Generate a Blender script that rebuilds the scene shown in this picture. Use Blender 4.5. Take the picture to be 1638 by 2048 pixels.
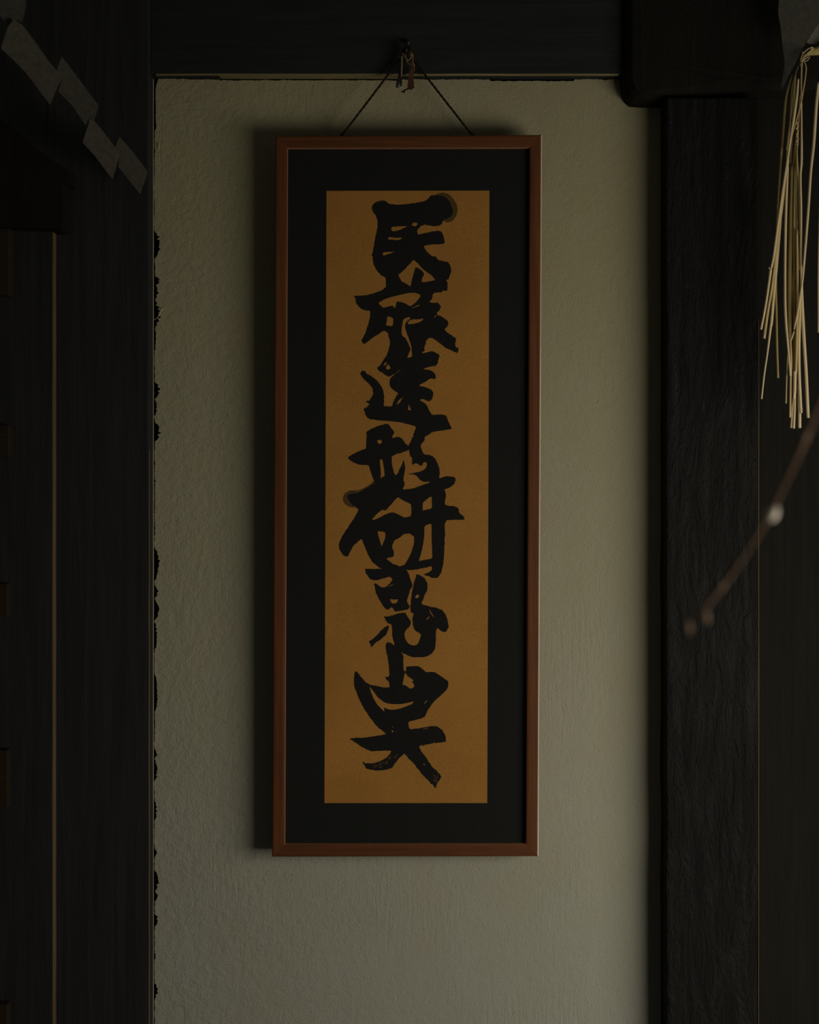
import bpy, bmesh, math, random
from mathutils import Vector, Matrix, noise

for o in list(bpy.data.objects):
    bpy.data.objects.remove(o, do_unlink=True)
scene = bpy.context.scene
COL = scene.collection
random.seed(7)

# ------------------------------------------------------------------ camera, light, exposure
S = 0.0009            # metres per photo pixel on the plaster plane (y = 0)
D = 2.6               # camera distance from the plaster plane
ZC = 1.5              # camera height
cam_d = bpy.data.cameras.new('camera')
cam = bpy.data.objects.new('camera', cam_d)
COL.objects.link(cam)
cam.location = (0, -D, ZC)
cam.rotation_euler = (math.radians(90), 0, 0)
cam_d.sensor_fit = 'VERTICAL'
cam_d.sensor_height = 36.0
cam_d.sensor_width = 36.0 * 1638 / 2048
cam_d.lens = 36.0 * D / (2048 * S)
cam_d.clip_start = 0.05
cam_d.dof.use_dof = True
cam_d.dof.focus_distance = 2.54
cam_d.dof.aperture_fstop = 2.0
scene.camera = cam

world = bpy.data.worlds.new('room_ambience')
scene.world = world
world.use_nodes = True
wb = world.node_tree.nodes['Background']
wb.inputs[0].default_value = (1.0, 0.97, 0.86, 1)
wb.inputs[1].default_value = 0.026

win = bpy.data.lights.new('window_daylight', 'AREA')
win.shape = 'RECTANGLE'
win.size = 1.35
win.size_y = 1.0
win.energy = 20.2
win.color = (1.0, 0.93, 0.80)
win_o = bpy.data.objects.new('window_daylight', win)
COL.objects.link(win_o)
win_o.location = (1.60, -1.36, ZC - 0.42)
_aim = Vector((0.62, 0.0, ZC - 0.88)) - win_o.location
win_o.rotation_euler = _aim.to_track_quat('-Z', 'Y').to_euler()

scene.view_settings.view_transform = 'Standard'
scene.view_settings.look = 'None'
scene.view_settings.exposure = 0.0
scene.view_settings.gamma = 1.0
scene.view_settings.use_curve_mapping = False


def at(px, py, y=0.0):
    """point at depth y that stands where the photo shows pixel px, py"""
    k = S * (D + y) / D
    return Vector(((px - 819) * k, y, ZC - (py - 1024) * k))


# ------------------------------------------------------------------ materials
def new_mat(name):
    m = bpy.data.materials.new(name)
    m.use_nodes = True
    nt = m.node_tree
    b = nt.nodes['Principled BSDF']
    return m, nt, b


def N(nt, kind, **kw):
    n = nt.nodes.new(kind)
    for k, v in kw.items():
        if k in n.inputs.keys():
            n.inputs[k].default_value = v
        else:
            setattr(n, k, v)
    return n


def coords(nt, scale=(1, 1, 1), rot=(0, 0, 0)):
    tc = N(nt, 'ShaderNodeTexCoord')
    mp = N(nt, 'ShaderNodeMapping')
    mp.inputs['Scale'].default_value = scale
    mp.inputs['Rotation'].default_value = rot
    nt.links.new(tc.outputs['Object'], mp.inputs['Vector'])
    return mp.outputs['Vector']


def noise_n(nt, vec, scale, detail=4, rough=0.55, dist=0.0):
    n = N(nt, 'ShaderNodeTexNoise')
    n.inputs['Scale'].default_value = scale
    n.inputs['Detail'].default_value = detail
    n.inputs['Roughness'].default_value = rough
    n.inputs['Distortion'].default_value = dist
    nt.links.new(vec, n.inputs['Vector'])
    return n.outputs['Fac']


def ramp(nt, fac, stops):
    r = N(nt, 'ShaderNodeValToRGB')
    el = r.color_ramp.elements
    while len(el) < len(stops):
        el.new(0.5)
    for e, (p, c) in zip(el, stops):
        e.position = p
        e.color = (c[0], c[1], c[2], 1)
    nt.links.new(fac, r.inputs['Fac'])
    return r.outputs['Color']


def mix(nt, fac, a, b, mode='MIX'):
    n = N(nt, 'ShaderNodeMix', data_type='RGBA', blend_type=mode)
    for sock, v in ((n.inputs[0], fac), (n.inputs[6], a), (n.inputs[7], b)):
        if isinstance(v, (int, float)):
            sock.default_value = v
        elif isinstance(v, tuple):
            sock.default_value = (v[0], v[1], v[2], 1)
        else:
            nt.links.new(v, sock)
    return n.outputs[2]


def math_n(nt, op, a, b=0.0):
    n = N(nt, 'ShaderNodeMath', operation=op)
    for sock, v in ((n.inputs[0], a), (n.inputs[1], b)):
        if isinstance(v, (int, float)):
            sock.default_value = v
        else:
            nt.links.new(v, sock)
    return n.outputs[0]


def bump(nt, bsdf, height, strength=0.5, dist=0.001, prev=None):
    n = N(nt, 'ShaderNodeBump')
    n.inputs['Strength'].default_value = strength
    n.inputs['Distance'].default_value = dist
    nt.links.new(height, n.inputs['Height'])
    if prev is not None:
        nt.links.new(prev, n.inputs['Normal'])
    nt.links.new(n.outputs['Normal'], bsdf.inputs['Normal'])
    return n.outputs['Normal']


def mat_plaster():
    m, nt, b = new_mat('earthen_plaster')
    v = coords(nt)
    vs = coords(nt, (1, 1, 0.10))
    # yellower above, greyer below: light's tint put into the colour, broken up by noise
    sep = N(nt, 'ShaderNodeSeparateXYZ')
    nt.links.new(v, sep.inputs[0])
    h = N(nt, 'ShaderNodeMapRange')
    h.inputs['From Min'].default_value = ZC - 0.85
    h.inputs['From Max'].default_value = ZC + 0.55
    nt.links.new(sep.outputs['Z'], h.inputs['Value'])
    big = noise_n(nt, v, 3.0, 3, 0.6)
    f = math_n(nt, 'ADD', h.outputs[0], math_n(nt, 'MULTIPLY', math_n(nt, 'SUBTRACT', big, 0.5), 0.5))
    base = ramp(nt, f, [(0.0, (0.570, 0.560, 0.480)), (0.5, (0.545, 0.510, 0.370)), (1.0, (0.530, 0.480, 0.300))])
    mott = noise_n(nt, v, 9.0, 4, 0.6)
    base = mix(nt, 1.0, base, ramp(nt, mott, [(0.25, (0.98, 0.945, 0.885)), (0.5, (0.97, 0.99, 0.95)), (0.75, (1.0, 1.0, 1.0))]), 'MULTIPLY')
    grain = noise_n(nt, v, 720.0, 3, 0.8)
    base = mix(nt, 1.0, base, ramp(nt, grain, [(0.30, (0.66, 0.66, 0.66)), (0.70, (1.0, 1.0, 1.0))]), 'MULTIPLY')
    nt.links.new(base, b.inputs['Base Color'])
    b.inputs['Roughness'].default_value = 0.95
    b.inputs['Specular IOR Level'].default_value = 0.1
    # trowel streaks, lumps, sandy grain, small pits
    streak = noise_n(nt, vs, 170.0, 3, 0.6, 0.3)
    smask = ramp(nt, noise_n(nt, v, 4.5, 2, 0.5), [(0.48, (0, 0, 0)), (0.62, (1, 1, 1))])
    n1 = bump(nt, b, math_n(nt, 'MULTIPLY', streak, smask), 0.32, 0.004)
    lumps = noise_n(nt, v, 60.0, 6, 0.66, 0.3)
    # rougher, less floated plaster towards the left edge of the panel
    edge = N(nt, 'ShaderNodeMapRange')
    edge.inputs['From Min'].default_value = -0.02
    edge.inputs['From Max'].default_value = -0.40
    edge.inputs['To Min'].default_value = 0.38
    edge.inputs['To Max'].default_value = 1.0
    nt.links.new(sep.outputs['X'], edge.inputs['Value'])
    lumps = math_n(nt, 'MULTIPLY', lumps, edge.outputs[0])
    n2 = bump(nt, b, lumps, 0.50, 0.008, n1)
    sand = noise_n(nt, v, 420.0, 3, 0.7)
    n3 = bump(nt, b, sand, 0.85, 0.0018, n2)
    vor = N(nt, 'ShaderNodeTexVoronoi')
    vor.inputs['Scale'].default_value = 26.0
    nt.links.new(v, vor.inputs['Vector'])
    pit = ramp(nt, vor.outputs['Distance'], [(0.0, (0, 0, 0)), (0.075, (1, 1, 1))])
    bump(nt, b, pit, 0.35, 0.003, n3)
    return m


def mat_wood(name, c0, c1, rough=0.6, spec=0.35, along='Z', bump_s=0.4, scale=60.0, knots=False):
    m, nt, b = new_mat(name)
    sc = {'Z': (1, 1, 0.045), 'X': (0.045, 1, 1)}[along]
    v = coords(nt, sc)
    g = noise_n(nt, v, scale, 6, 0.65, 0.8)
    col = ramp(nt, g, [(0.3, c0), (0.7, c1)])
    nt.links.new(col, b.inputs['Base Color'])
    b.inputs['Roughness'].default_value = rough
    b.inputs['Specular IOR Level'].default_value = spec
    n1 = bump(nt, b, g, bump_s, 0.003)
    if knots:
        v2 = coords(nt, (1, 1, 0.22), (0, math.radians(12), 0))
        k = noise_n(nt, v2, 34.0, 5, 0.7, 2.2)
        bump(nt, b, k, 0.9, 0.010, n1)
    return m


def mat_flat(name, col, rough=0.8, spec=0.2, grain=0.0, gscale=600.0, bumpd=0.0):
    m, nt, b = new_mat(name)
    v = coords(nt)
    g = noise_n(nt, v, gscale, 3, 0.65)
    lo = tuple(c * (1 - grain) for c in col)
    hi = tuple(min(1, c * (1 + grain)) for c in col)
    nt.links.new(ramp(nt, g, [(0.3, lo), (0.7, hi)]), b.inputs['Base Color'])
    b.inputs['Roughness'].default_value = rough
    b.inputs['Specular IOR Level'].default_value = spec
    if bumpd:
        bump(nt, b, g, 0.5, bumpd)
    return m


M = {}
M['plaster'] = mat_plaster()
M['black_wood'] = mat_wood('smoked_black_timber', (0.020, 0.0205, 0.0210), (0.034, 0.034, 0.034), 0.75, 0.12)
M['post_wood'] = mat_wood('hewn_black_timber', (0.0090, 0.0093, 0.0090), (0.0175, 0.0173, 0.0160), 0.6, 0.10, 'Z', 0.5, 60, True)
M['beam_wood'] = mat_wood('smoked_black_beam', (0.019, 0.0235, 0.0225), (0.030, 0.034, 0.033), 0.75, 0.12, 'X')
M['brown_wood'] = mat_wood('dark_brown_board', (0.0110, 0.0100, 0.0080), (0.017, 0.0155, 0.0120), 0.8, 0.08)
M['rail_wood'] = mat_wood('reddish_brown_rail', (0.026, 0.017, 0.0105), (0.038, 0.026, 0.016), 0.8, 0.1, 'X')
M['worn_lit_edge'] = mat_wood('worn_pale_wood_edge', (0.34, 0.30, 0.20), (0.66, 0.60, 0.45), 0.7, 0.2, 'Z', 0.3)
M['worn_lit_brown'] = mat_wood('worn_lit_brown_edge', (0.10, 0.065, 0.030), (0.20, 0.14, 0.075), 0.7, 0.2, 'Z', 0.3)  # paler than the posts: light caught by their corners, put into the colour
M['worn_lit_beam'] = mat_wood('worn_lit_beam_lip', (0.16, 0.125, 0.055), (0.36, 0.30, 0.155), 0.8, 0.1, 'X', 0.3)  # yellowish tone includes the light on the lintel's underside
M['gap'] = mat_flat('dark_gap', (0.006, 0.006, 0.006), 1.0, 0.0)
M['frame'] = mat_wood('red_brown_frame_wood', (0.108, 0.036, 0.0120), (0.185, 0.065, 0.022), 0.55, 0.2, 'Z', 0.15, 90)
M['frame_x'] = mat_wood('red_brown_frame_wood_rail', (0.100, 0.033, 0.0115), (0.170, 0.060, 0.021), 0.55, 0.2, 'X', 0.15, 90)
M['lip'] = mat_wood('frame_inner_lip', (0.30, 0.13, 0.055), (0.42, 0.22, 0.11), 0.5, 0.3, 'Z', 0.1, 90)
M['frame_lit_edge'] = mat_wood('lit_pale_frame_edge', (0.55, 0.40, 0.25), (0.85, 0.74, 0.60), 0.4, 0.6, 'Z', 0.1, 60)  # pale colour carries the highlight along the lit bevel
M['mat_board'] = mat_flat('black_mount_board', (0.0195, 0.0200, 0.0190), 0.95, 0.05, 0.12, 500)
M['ink'] = mat_flat('brushed_black_ink', (0.0175, 0.0175, 0.0165), 0.9, 0.05, 0.15, 300)
M['ink_wash'] = mat_flat('thin_ink_wash', (0.105, 0.062, 0.022), 0.95, 0.05, 0.2, 300)
M['string'] = mat_flat('dark_brown_string', (0.022, 0.016, 0.010), 0.9, 0.1, 0.3, 900, 0.0005)
M['iron'] = mat_flat('black_iron', (0.020, 0.020, 0.020), 0.45, 0.5, 0.2, 200)
M['gold'] = mat_flat('old_gold_cord', (0.48, 0.27, 0.06), 0.45, 0.6, 0.35, 900, 0.0004)
M['gold_thread'] = mat_flat('dull_gold_thread', (0.34, 0.25, 0.12), 0.6, 0.4, 0.5, 1200, 0.0004)
M['leather'] = mat_flat('red_brown_leather', (0.085, 0.034, 0.016), 0.7, 0.3, 0.3, 300, 0.0006)
M['dark_paper'] = mat_flat('dark_grey_paper', (0.082, 0.076, 0.060), 0.95, 0.05, 0.18, 130, 0.0004)  # even dark grey with faint grain
M['grey_paper'] = mat_flat('mid_grey_paper', (0.150, 0.142, 0.118), 0.95, 0.05, 0.16, 130, 0.0004)  # even mid grey with faint grain
M['twig'] = mat_flat('brown_twig_bark', (0.17, 0.105, 0.065), 0.8, 0.2, 0.3, 120, 0.0008)
M['bud'] = mat_flat('pale_silky_bud', (0.98, 0.86, 0.71), 0.4, 0.6, 0.02, 200)
M['bud_brown'] = mat_flat('brown_bud_scale', (0.26, 0.18, 0.115), 0.8, 0.2, 0.2, 200)
M['straw_a'] = mat_wood('pale_straw', (0.74, 0.57, 0.30), (0.92, 0.77, 0.48), 0.30, 0.8, 'Z', 0.3, 500)
M['straw_b'] = mat_wood('golden_straw', (0.56, 0.40, 0.16), (0.74, 0.56, 0.26), 0.35, 0.7, 'Z', 0.3, 500)
M['straw_c'] = mat_wood('olive_straw', (0.26, 0.20, 0.075), (0.38, 0.29, 0.11), 0.6, 0.3, 'Z', 0.3, 500)
M['straw_d'] = mat_wood('greenish_straw', (0.40, 0.30, 0.09), (0.56, 0.44, 0.16), 0.55, 0.3, 'Z', 0.3, 500)


def mat_paper():
    m, nt, b = new_mat('golden_tan_paper')
    v = coords(nt)
    big = noise_n(nt, v, 7.0, 4, 0.6)
    c = ramp(nt, big, [(0.3, (0.475, 0.222, 0.050)), (0.7, (0.560, 0.268, 0.060))])
    fib = noise_n(nt, v, 700.0, 3, 0.75)
    c = mix(nt, 1.0, c, ramp(nt, fib, [(0.30, (0.60, 0.60, 0.60)), (0.70, (1.06, 1.06, 1.06))]), 'MULTIPLY')
    vor = N(nt, 'ShaderNodeTexVoronoi')
    vor.inputs['Scale'].default_value = 16.0
    nt.links.new(v, vor.inputs['Vector'])
    sp = ramp(nt, vor.outputs['Distance'], [(0.0, (0.35, 0.30, 0.22)), (0.03, (1, 1, 1))])
    c = mix(nt, 0.6, c, sp, 'MULTIPLY')
    nt.links.new(c, b.inputs['Base Color'])
    b.inputs['Roughness'].default_value = 0.9
    b.inputs['Specular IOR Level'].default_value = 0.1
    bump(nt, b, fib, 0.25, 0.0005)
    return m


M['paper'] = mat_paper()


# ------------------------------------------------------------------ object helpers
def tag(o, label=None, cat=None, group=None, kind=None):
    if label: o['label'] = label
    if cat: o['category'] = cat
    if group: o['group'] = group
    if kind: o['kind'] = kind
    return o


def mesh_obj(name, verts, faces, mat, parent=None, smooth=False):
    me = bpy.data.meshes.new(name)
    me.from_pydata([tuple(v) for v in verts], [], faces)
    me.update()
    o = bpy.data.objects.new(name, me)
    COL.objects.link(o)
    me.materials.append(mat)
    if smooth:
        for p in me.polygons: p.use_smooth = True
    if parent is not None:
        o.parent = parent
        o.matrix_parent_inverse = parent.matrix_world.inverted()
    return o


def bm_obj(name, bm, mat, parent=None, smooth=False):
    bmesh.ops.recalc_face_normals(bm, faces=bm.faces)
    me = bpy.data.meshes.new(name)
    bm.to_mesh(me)
    bm.free()
    o = bpy.data.objects.new(name, me)
    COL.objects.link(o)
    me.materials.append(mat)
    if smooth:
        for p in me.polygons: p.use_smooth = True
    if parent is not None:
        o.parent = parent
        o.matrix_parent_inverse = parent.matrix_world.inverted()
    return o


def empty(name, loc, label, cat, group=None):
    e = bpy.data.objects.new(name, None)
    e.empty_display_size = 0.03
    COL.objects.link(e)
    e.location = loc
    e.matrix_world = Matrix.Translation(Vector(loc))
    return tag(e, label, cat, group)


def subdiv_loop(pts, step, smooth=0.22):
    """soften the corners of a traced outline and resample it"""
    n = len(pts)
    cut = []
    for i in range(n):
        a, b = Vector(pts[i]), Vector(pts[(i + 1) % n])
        cut.append(a.lerp(b, smooth)); cut.append(a.lerp(b, 1 - smooth))
    out = []
    n = len(cut)
    for i in range(n):
        a, b = cut[i], cut[(i + 1) % n]
        k = max(1, int((b - a).length / step))
        for j in range(k):
            out.append(a.lerp(b, j / k))
    return out


def fill2d(loops):
    """flat triangulation of an outline with holes (even-odd) -> verts2d, faces"""
    cu = bpy.data.curves.new('outline', 'CURVE')
    cu.dimensions = '2D'
    cu.fill_mode = 'BOTH'
    for lp in loops:
        sp = cu.splines.new('POLY')
        sp.points.add(len(lp) - 1)
        for p, q in zip(sp.points, lp):
            p.co = (q[0], q[1], 0, 1)
        sp.use_cyclic_u = True
    ob = bpy.data.objects.new('outline', cu)
    COL.objects.link(ob)
    dg = bpy.context.evaluated_depsgraph_get()
    me = bpy.data.meshes.new_from_object(ob.evaluated_get(dg))
    vs = [Vector((v.co.x, v.co.y)) for v in me.vertices]
    fs = [tuple(p.vertices) for p in me.polygons]
    bpy.data.objects.remove(ob)
    bpy.data.curves.remove(cu)
    bpy.data.meshes.remove(me)
    return vs, fs


def slab(name, loops, front, back, mat, parent=None, both=True):
    """solid plate: traced outline(s) in photo pixels, front(px,py) and back(px,py) give the 3-D points"""
    vs, fs = fill2d(loops)
    bm = bmesh.new()
    fv = [bm.verts.new(front(v[0], v[1])) for v in vs]
    for f in fs:
        try: bm.faces.new([fv[i] for i in f])
        except ValueError: pass
    if both:
        bv = [bm.verts.new(back(v[0], v[1])) for v in vs]
        for f in fs:
            try: bm.faces.new([bv[i] for i in reversed(f)])
            except ValueError: pass
    for lp in loops:
        a = [bm.verts.new(front(q[0], q[1])) for q in lp]
        b = [bm.verts.new(back(q[0], q[1])) for q in lp]
        for i in range(len(lp)):
            j = (i + 1) % len(lp)
            bm.faces.new((a[i], a[j], b[j], b[i]))
    bmesh.ops.remove_doubles(bm, verts=bm.verts, dist=1e-7)
    return bm_obj(name, bm, mat, parent)


def timber(name, x0, x1, y0, y1, yf, yb, mat, bevel=0.004, rough=0.0015, seg=40, parent=None, along='Z'):
    """hand-hewn squared timber between photo pixels (edges taken on its front face at depth yf)"""
    a, b = at(x0, y1, yf), at(x1, y0, yf)
    bm = bmesh.new()
    bmesh.ops.create_cube(bm, size=1.0)
    for v in bm.verts:
        v.co = Vector((a.x + (v.co.x + .5) * (b.x - a.x), yf + (v.co.y + .5) * (yb - yf), a.z + (v.co.z + .5) * (b.z - a.z)))
    bmesh.ops.bevel(bm, geom=bm.edges[:], offset=bevel, segments=2, affect='EDGES', profile=0.6)
    ax = 2 if along == 'Z' else 0
    lo, hi = (a.z, b.z) if ax == 2 else (a.x, b.x)
    for i in range(1, seg):
        co = lo + (hi - lo) * i / seg
        p = Vector((0, 0, 0)); p[ax] = co
        n = Vector((0, 0, 0)); n[ax] = 1
        bmesh.ops.bisect_plane(bm, geom=bm.verts[:] + bm.edges[:] + bm.faces[:], plane_co=p, plane_no=n)
    for v in bm.verts:
        q = v.co * 9.0
        v.co += Vector((noise.noise(q), noise.noise(q + Vector((7, 3, 1))), 0 if ax == 2 else noise.noise(q + Vector((1, 9, 4))))) * rough
    return bm_obj(name, bm, mat, parent)


def tube(bm, pts, radii, seg=8, caps=True):
    """tapered round tube through 3-D points"""
    n = len(pts)
    rings = []
    up = Vector((0, -1, 0.13)).normalized()
    for i, p in enumerate(pts):
        t = (pts[min(i + 1, n - 1)] - pts[max(i - 1, 0)])
        if t.length < 1e-9: t = Vector((0, 0, -1))
        t.normalize()
        s = t.cross(up)
        if s.length < 1e-5: s = t.cross(Vector((1, 0, 0)))
        s.normalize()
        u = s.cross(t)
        r = radii[i] if hasattr(radii, '__len__') else radii
        rings.append([bm.verts.new(p + (s * math.cos(2 * math.pi * k / seg) + u * math.sin(2 * math.pi * k / seg)) * r) for k in range(seg)])
    for i in range(n - 1):
        for k in range(seg):
            j = (k + 1) % seg
            bm.faces.new((rings[i][k], rings[i][j], rings[i + 1][j], rings[i + 1][k]))
    if caps:
        bm.faces.new(list(reversed(rings[0])))
        bm.faces.new(rings[-1])


def spline(pts, sub=5):
    """Catmull-Rom through tuples of any length"""
    out = []
    n = len(pts)
    P = [Vector(p) for p in pts]
    for i in range(n - 1):
        p0 = P[max(i - 1, 0)]; p1 = P[i]; p2 = P[i + 1]; p3 = P[min(i + 2, n - 1)]
        for k in range(sub):
            t = k / sub
            out.append(0.5 * ((2 * p1) + (p2 - p0) * t + (2 * p0 - 5 * p1 + 4 * p2 - p3) * t * t + (3 * p1 - p0 - 3 * p2 + p3) * t ** 3))
    out.append(P[-1])
    return out


def px_tube(name, path, depth, r, mat, parent, seg=8, sub=5, bm=None):
    """tube traced as (px, py[, ddepth]) at a depth; r in photo pixels (number or list per point)"""
    k = S * (D + depth) / D
    if not hasattr(r, '__len__'): r = [r] * len(path)
    full = spline([(p[0], p[1], (p[2] if len(p) > 2 else 0.0), rr) for p, rr in zip(path, r)], sub)
    own = bm is None
    if own: bm = bmesh.new()
    tube(bm, [at(q[0], q[1], depth + q[2]) for q in full], [max(0.1, q[3]) * k for q in full], seg)
    if own: return bm_obj(name, bm, mat, parent, True)


# ------------------------------------------------------------------ the setting
# dark core of the wall behind the plaster
wb_o = timber('wall_core', -700, 2300, -300, 2690, 0.016, 0.09, M['gap'], 0.001, 0.0, 2)
wb_o.name = 'wall_back'
tag(wb_o, 'dark wall core showing in the gap along the plaster edge', 'wall', kind='structure')

# plaster panel: ragged where it has shrunk and chipped away from the timber
bites = [(462, 516, 9), (553, 570, 9), (570, 600, 5), (600, 655, 8), (655, 700, 3), (765, 797, 8), (800, 832, 4), (845, 882, 9), (1095, 1160, 8),
         (1172, 1196, 6), (1198, 1240, 7), (1245, 1300, 5), (1350, 1422, 5), (1500, 1515, 4), (1520, 1562, 5), (1600, 1640, 4), (1698, 1714, 4),
         (1742, 1782, 6), (1784, 1802, 5), (1828, 1852, 5), (1905, 1920, 2), (1966, 1996, 5)]
left = []
y = 190.0
while y < 2686:
    x = 309.2 + 0.9 * noise.noise(Vector((y * 0.41, 7.7, 0))) + 1.6 * noise.noise(Vector((y * 0.03, 1.7, 0))) + 1.2 * noise.noise(Vector((y * 0.17, 4.2, 0)))
    if y < 260: x += 2.5
    for a, b, dpt in bites:
        if a < y < b:
            t = (y - a) / (b - a)
            x += 1.35 * dpt * (math.sin(math.pi * t) ** 0.6) * (0.8 + 0.8 * noise.noise(Vector((y * 0.25, a, 0))))
    left.append((x, y))
    y += 2.2
top = []
x = 318.0
while x < 1238:
    yy = 159.0 + 1.8 * noise.noise(Vector((x * 0.05, 9.1, 0))) + 1.2 * noise.noise(Vector((x * 0.23, 2.2, 0)))
    if x < 352: yy += -2.5
    if 352 < x < 365: yy -= 1.0
    if 440 < x < 800: yy += 1.5
    if 980 < x < 1150: yy += 3.0
    top.append((x, yy))
    x += 2.6
outline = left[::-1] + [(311, 180), (313, 168), (315, 163)] + top + [(1247, 164), (1251, 196), (1262, 212), (1290, 213), (1330, 213), (1345, 300), (1345, 2688), (700, 2688)]
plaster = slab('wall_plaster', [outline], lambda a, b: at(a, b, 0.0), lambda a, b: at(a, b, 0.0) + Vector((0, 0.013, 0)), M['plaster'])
tag(plaster, 'yellow grey earthen plaster panel with chipped edges behind the framed scroll', 'wall', kind='structure')
# straw fibre sticking out of the chipped edge
px_tube('fibre', [(325.5, 616, -0.001), (321, 626, -0.004), (314, 636, -0.005), (307.5, 640, -0.002)], -0.003, [0.9, 0.7, 0.6, 0.4], M['straw_a'], plaster)
px_tube('fibre', [(1222, 162, -0.002), (1228, 157, -0.004), (1233, 152, -0.003)], -0.003, [0.5, 0.6, 0.3], M['straw_c'], plaster)
px_tube('fibre', [(317, 285, -0.001), (318.5, 291, -0.002), (317, 298, -0.001)], -0.001, [0.6, 0.9, 0.5], M['straw_a'], plaster)

# left post and its pale worn arris beside the plaster
post_l = timber('trim_1', -700, 298, -300, 2690, -0.046, 0.012, M['black_wood'], 0.003, 0.0006, 60)
tag(post_l, 'smoke-blackened timber post on the left of the plaster panel', 'post', kind='structure')
arr = timber('trim_2', 305.7, 307.0, 158, 2690, -0.0095, -0.0072, M['worn_lit_edge'], 0.0004, 0.0002, 80)
tag(arr, 'thin pale worn wood arris running down beside the chipped plaster edge', 'trim', kind='structure')
arr2 = timber('trim_3', 297.0, 298.2, 900, 2690, -0.0465, -0.040, M['worn_lit_brown'], 0.0004, 0.0002, 60)
tag(arr2, 'thin brown worn arris with painted edge light on the front corner of the blackened left post', 'trim', kind='structure')

# outermost left upright
post_ll = timber('trim_4', -700, 104.5, 330, 2690, -0.070, -0.0465, M['black_wood'], 0.002, 0.0006)
tag(post_ll, 'black timber upright at the far left under the bracket', 'post', kind='structure')
arr3 = timber('trim_5', 104.2, 106.0, 455, 2690, -0.0705, -0.0468, M['worn_lit_brown'], 0.0006, 0.0003, 60)
tag(arr3, 'thin brown worn arris with painted edge light on the far left upright below the bracket', 'trim', kind='structure')

# sloping bracket timber above it
br = [(-700, 120), (-160, 120), (0, 236), (40, 268), (92, 312), (112, 326), (136, 338), (139, 350), (137, 363), (126, 366), (125.5, 400), (125, 457), (60, 455), (-160, 450), (-700, 450)]
bracket = slab('trim_6', [subdiv_loop(br, 12, 0.08)], lambda a, b: at(a, b, -0.105), lambda a, b: at(a, b, -0.105) + Vector((0, 0.11, 0)), M['brown_wood'])
tag(bracket, 'dark timber bracket with a sloping top at the far left', 'bracket', kind='structure')

# lintel over the plaster with its worn lip, the light it catches painted in
lintel = timber('trim_7', 300.5, 1290, -300, 147.6, -0.030, 0.012, M['beam_wood'], 0.002, 0.0007, 40, None, 'X')
tag(lintel, 'black timber lintel across the top of the plaster panel', 'beam', kind='structure')
lip = timber('trim_8', 311, 1237, 147.0, 149.8, -0.031, -0.0245, M['worn_lit_beam'], 0.0008, 0.0006, 110, None, 'X')
tag(lip, 'worn yellowish lip with painted edge light along the bottom edge of the lintel', 'trim', kind='structure')

lip2 = timber('trim_9', 437, 800, 147.0, 150.0, -0.0243, 0.000, M['worn_lit_beam'], 0.0006, 0.0006, 60, None, 'X')
tag(lip2, 'yellowish strip painting the lit underside of the lintel above the left of the frame', 'trim', kind='structure')

# heavy tie beam butting in at the upper right, lower corner rounded
tb = [(1243, -300), (1243, 150), (1246, 176), (1252, 196), (1262, 205), (1290, 207), (1340, 206), (1420, 200), (1545, 192), (1760, 186), (2280, 180), (2280, -300)]
bm = bmesh.new()
prof = [(0.0, 0.0, 1.0), (-0.028, 0.0, 1.0), (-0.046, 0.010, 0.93), (-0.056, 0.026, 0.85), (-0.058, 0.05, 0.7)]
loop = subdiv_loop(tb, 14, 0.1)
rings = []
ctr = Vector((1500, 60))
for yo, inset, sc in prof:
    ring = []
    for q in loop:
        d = Vector(q) - ctr
        L = max(1e-6, d.length)
        qq = ctr + d * (1 - (inset / S) / max(L, 160) * 0.6)
        p = at(qq[0], qq[1], -0.028)
        p.y = yo + 0.0016 * noise.noise(Vector((q[0] * 0.03, q[1] * 0.03, yo * 40)))
        ring.append(bm.verts.new(p))
    rings.append(ring)
for r0, r1 in zip(rings, rings[1:]):
    for i in range(len(r0)):
        j = (i + 1) % len(r0)
        bm.faces.new((r0[i], r0[j], r1[j], r1[i]))
bm.faces.new(rings[-1]); bm.faces.new(list(reversed(rings[0])))
tie = bm_obj('trim_10', bm, M['brown_wood'], None, False)
tag(tie, 'heavy rounded dark tie beam end at the upper right above the post', 'beam', kind='structure')

# right post, hewn, with its thin worn corner, edge light painted on; boards further right
post_r = timber('trim_11', 1334.0, 1517, 195, 2690, -0.064, 0.012, M['post_wood'], 0.004, 0.0016, 60)
tag(post_r, 'adze-hewn black timber post to the right of the plaster panel', 'post', kind='structure')
arr4 = timber('trim_12', 1516.6, 1518.2, 640, 2690, -0.0642, -0.05, M['worn_lit_brown'], 0.0005, 0.0004, 60)
tag(arr4, 'thin worn corner line with painted edge light down the right edge of the hewn post', 'trim', kind='structure')
boards = empty('wall_right', at(1580, 2048, 0.0), 'dark brown board wall to the right of the hewn post', 'wall')
boards['kind'] = 'structure'
for i, (a, b) in enumerate([(1512, 1664), (1665, 1820), (1821, 1990), (1991, 2150), (2151, 2290)]):
    timber('board', a, b, 150, 2690, -0.012 - 0.0008 * (i % 2), 0.014, M['brown_wood'], 0.0012, 0.0006, 40, boards)

fl = bmesh.new()
bmesh.ops.create_cube(fl, size=1.0, matrix=Matrix.Translation((0.1, -1.5, -0.03)) @ Matrix.Diagonal((4.0, 3.2, 0.06, 1)))
tag(bm_obj('floor', fl, M['brown_wood']), 'dark wooden floor below the wall', 'floor', kind='structure')

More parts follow.
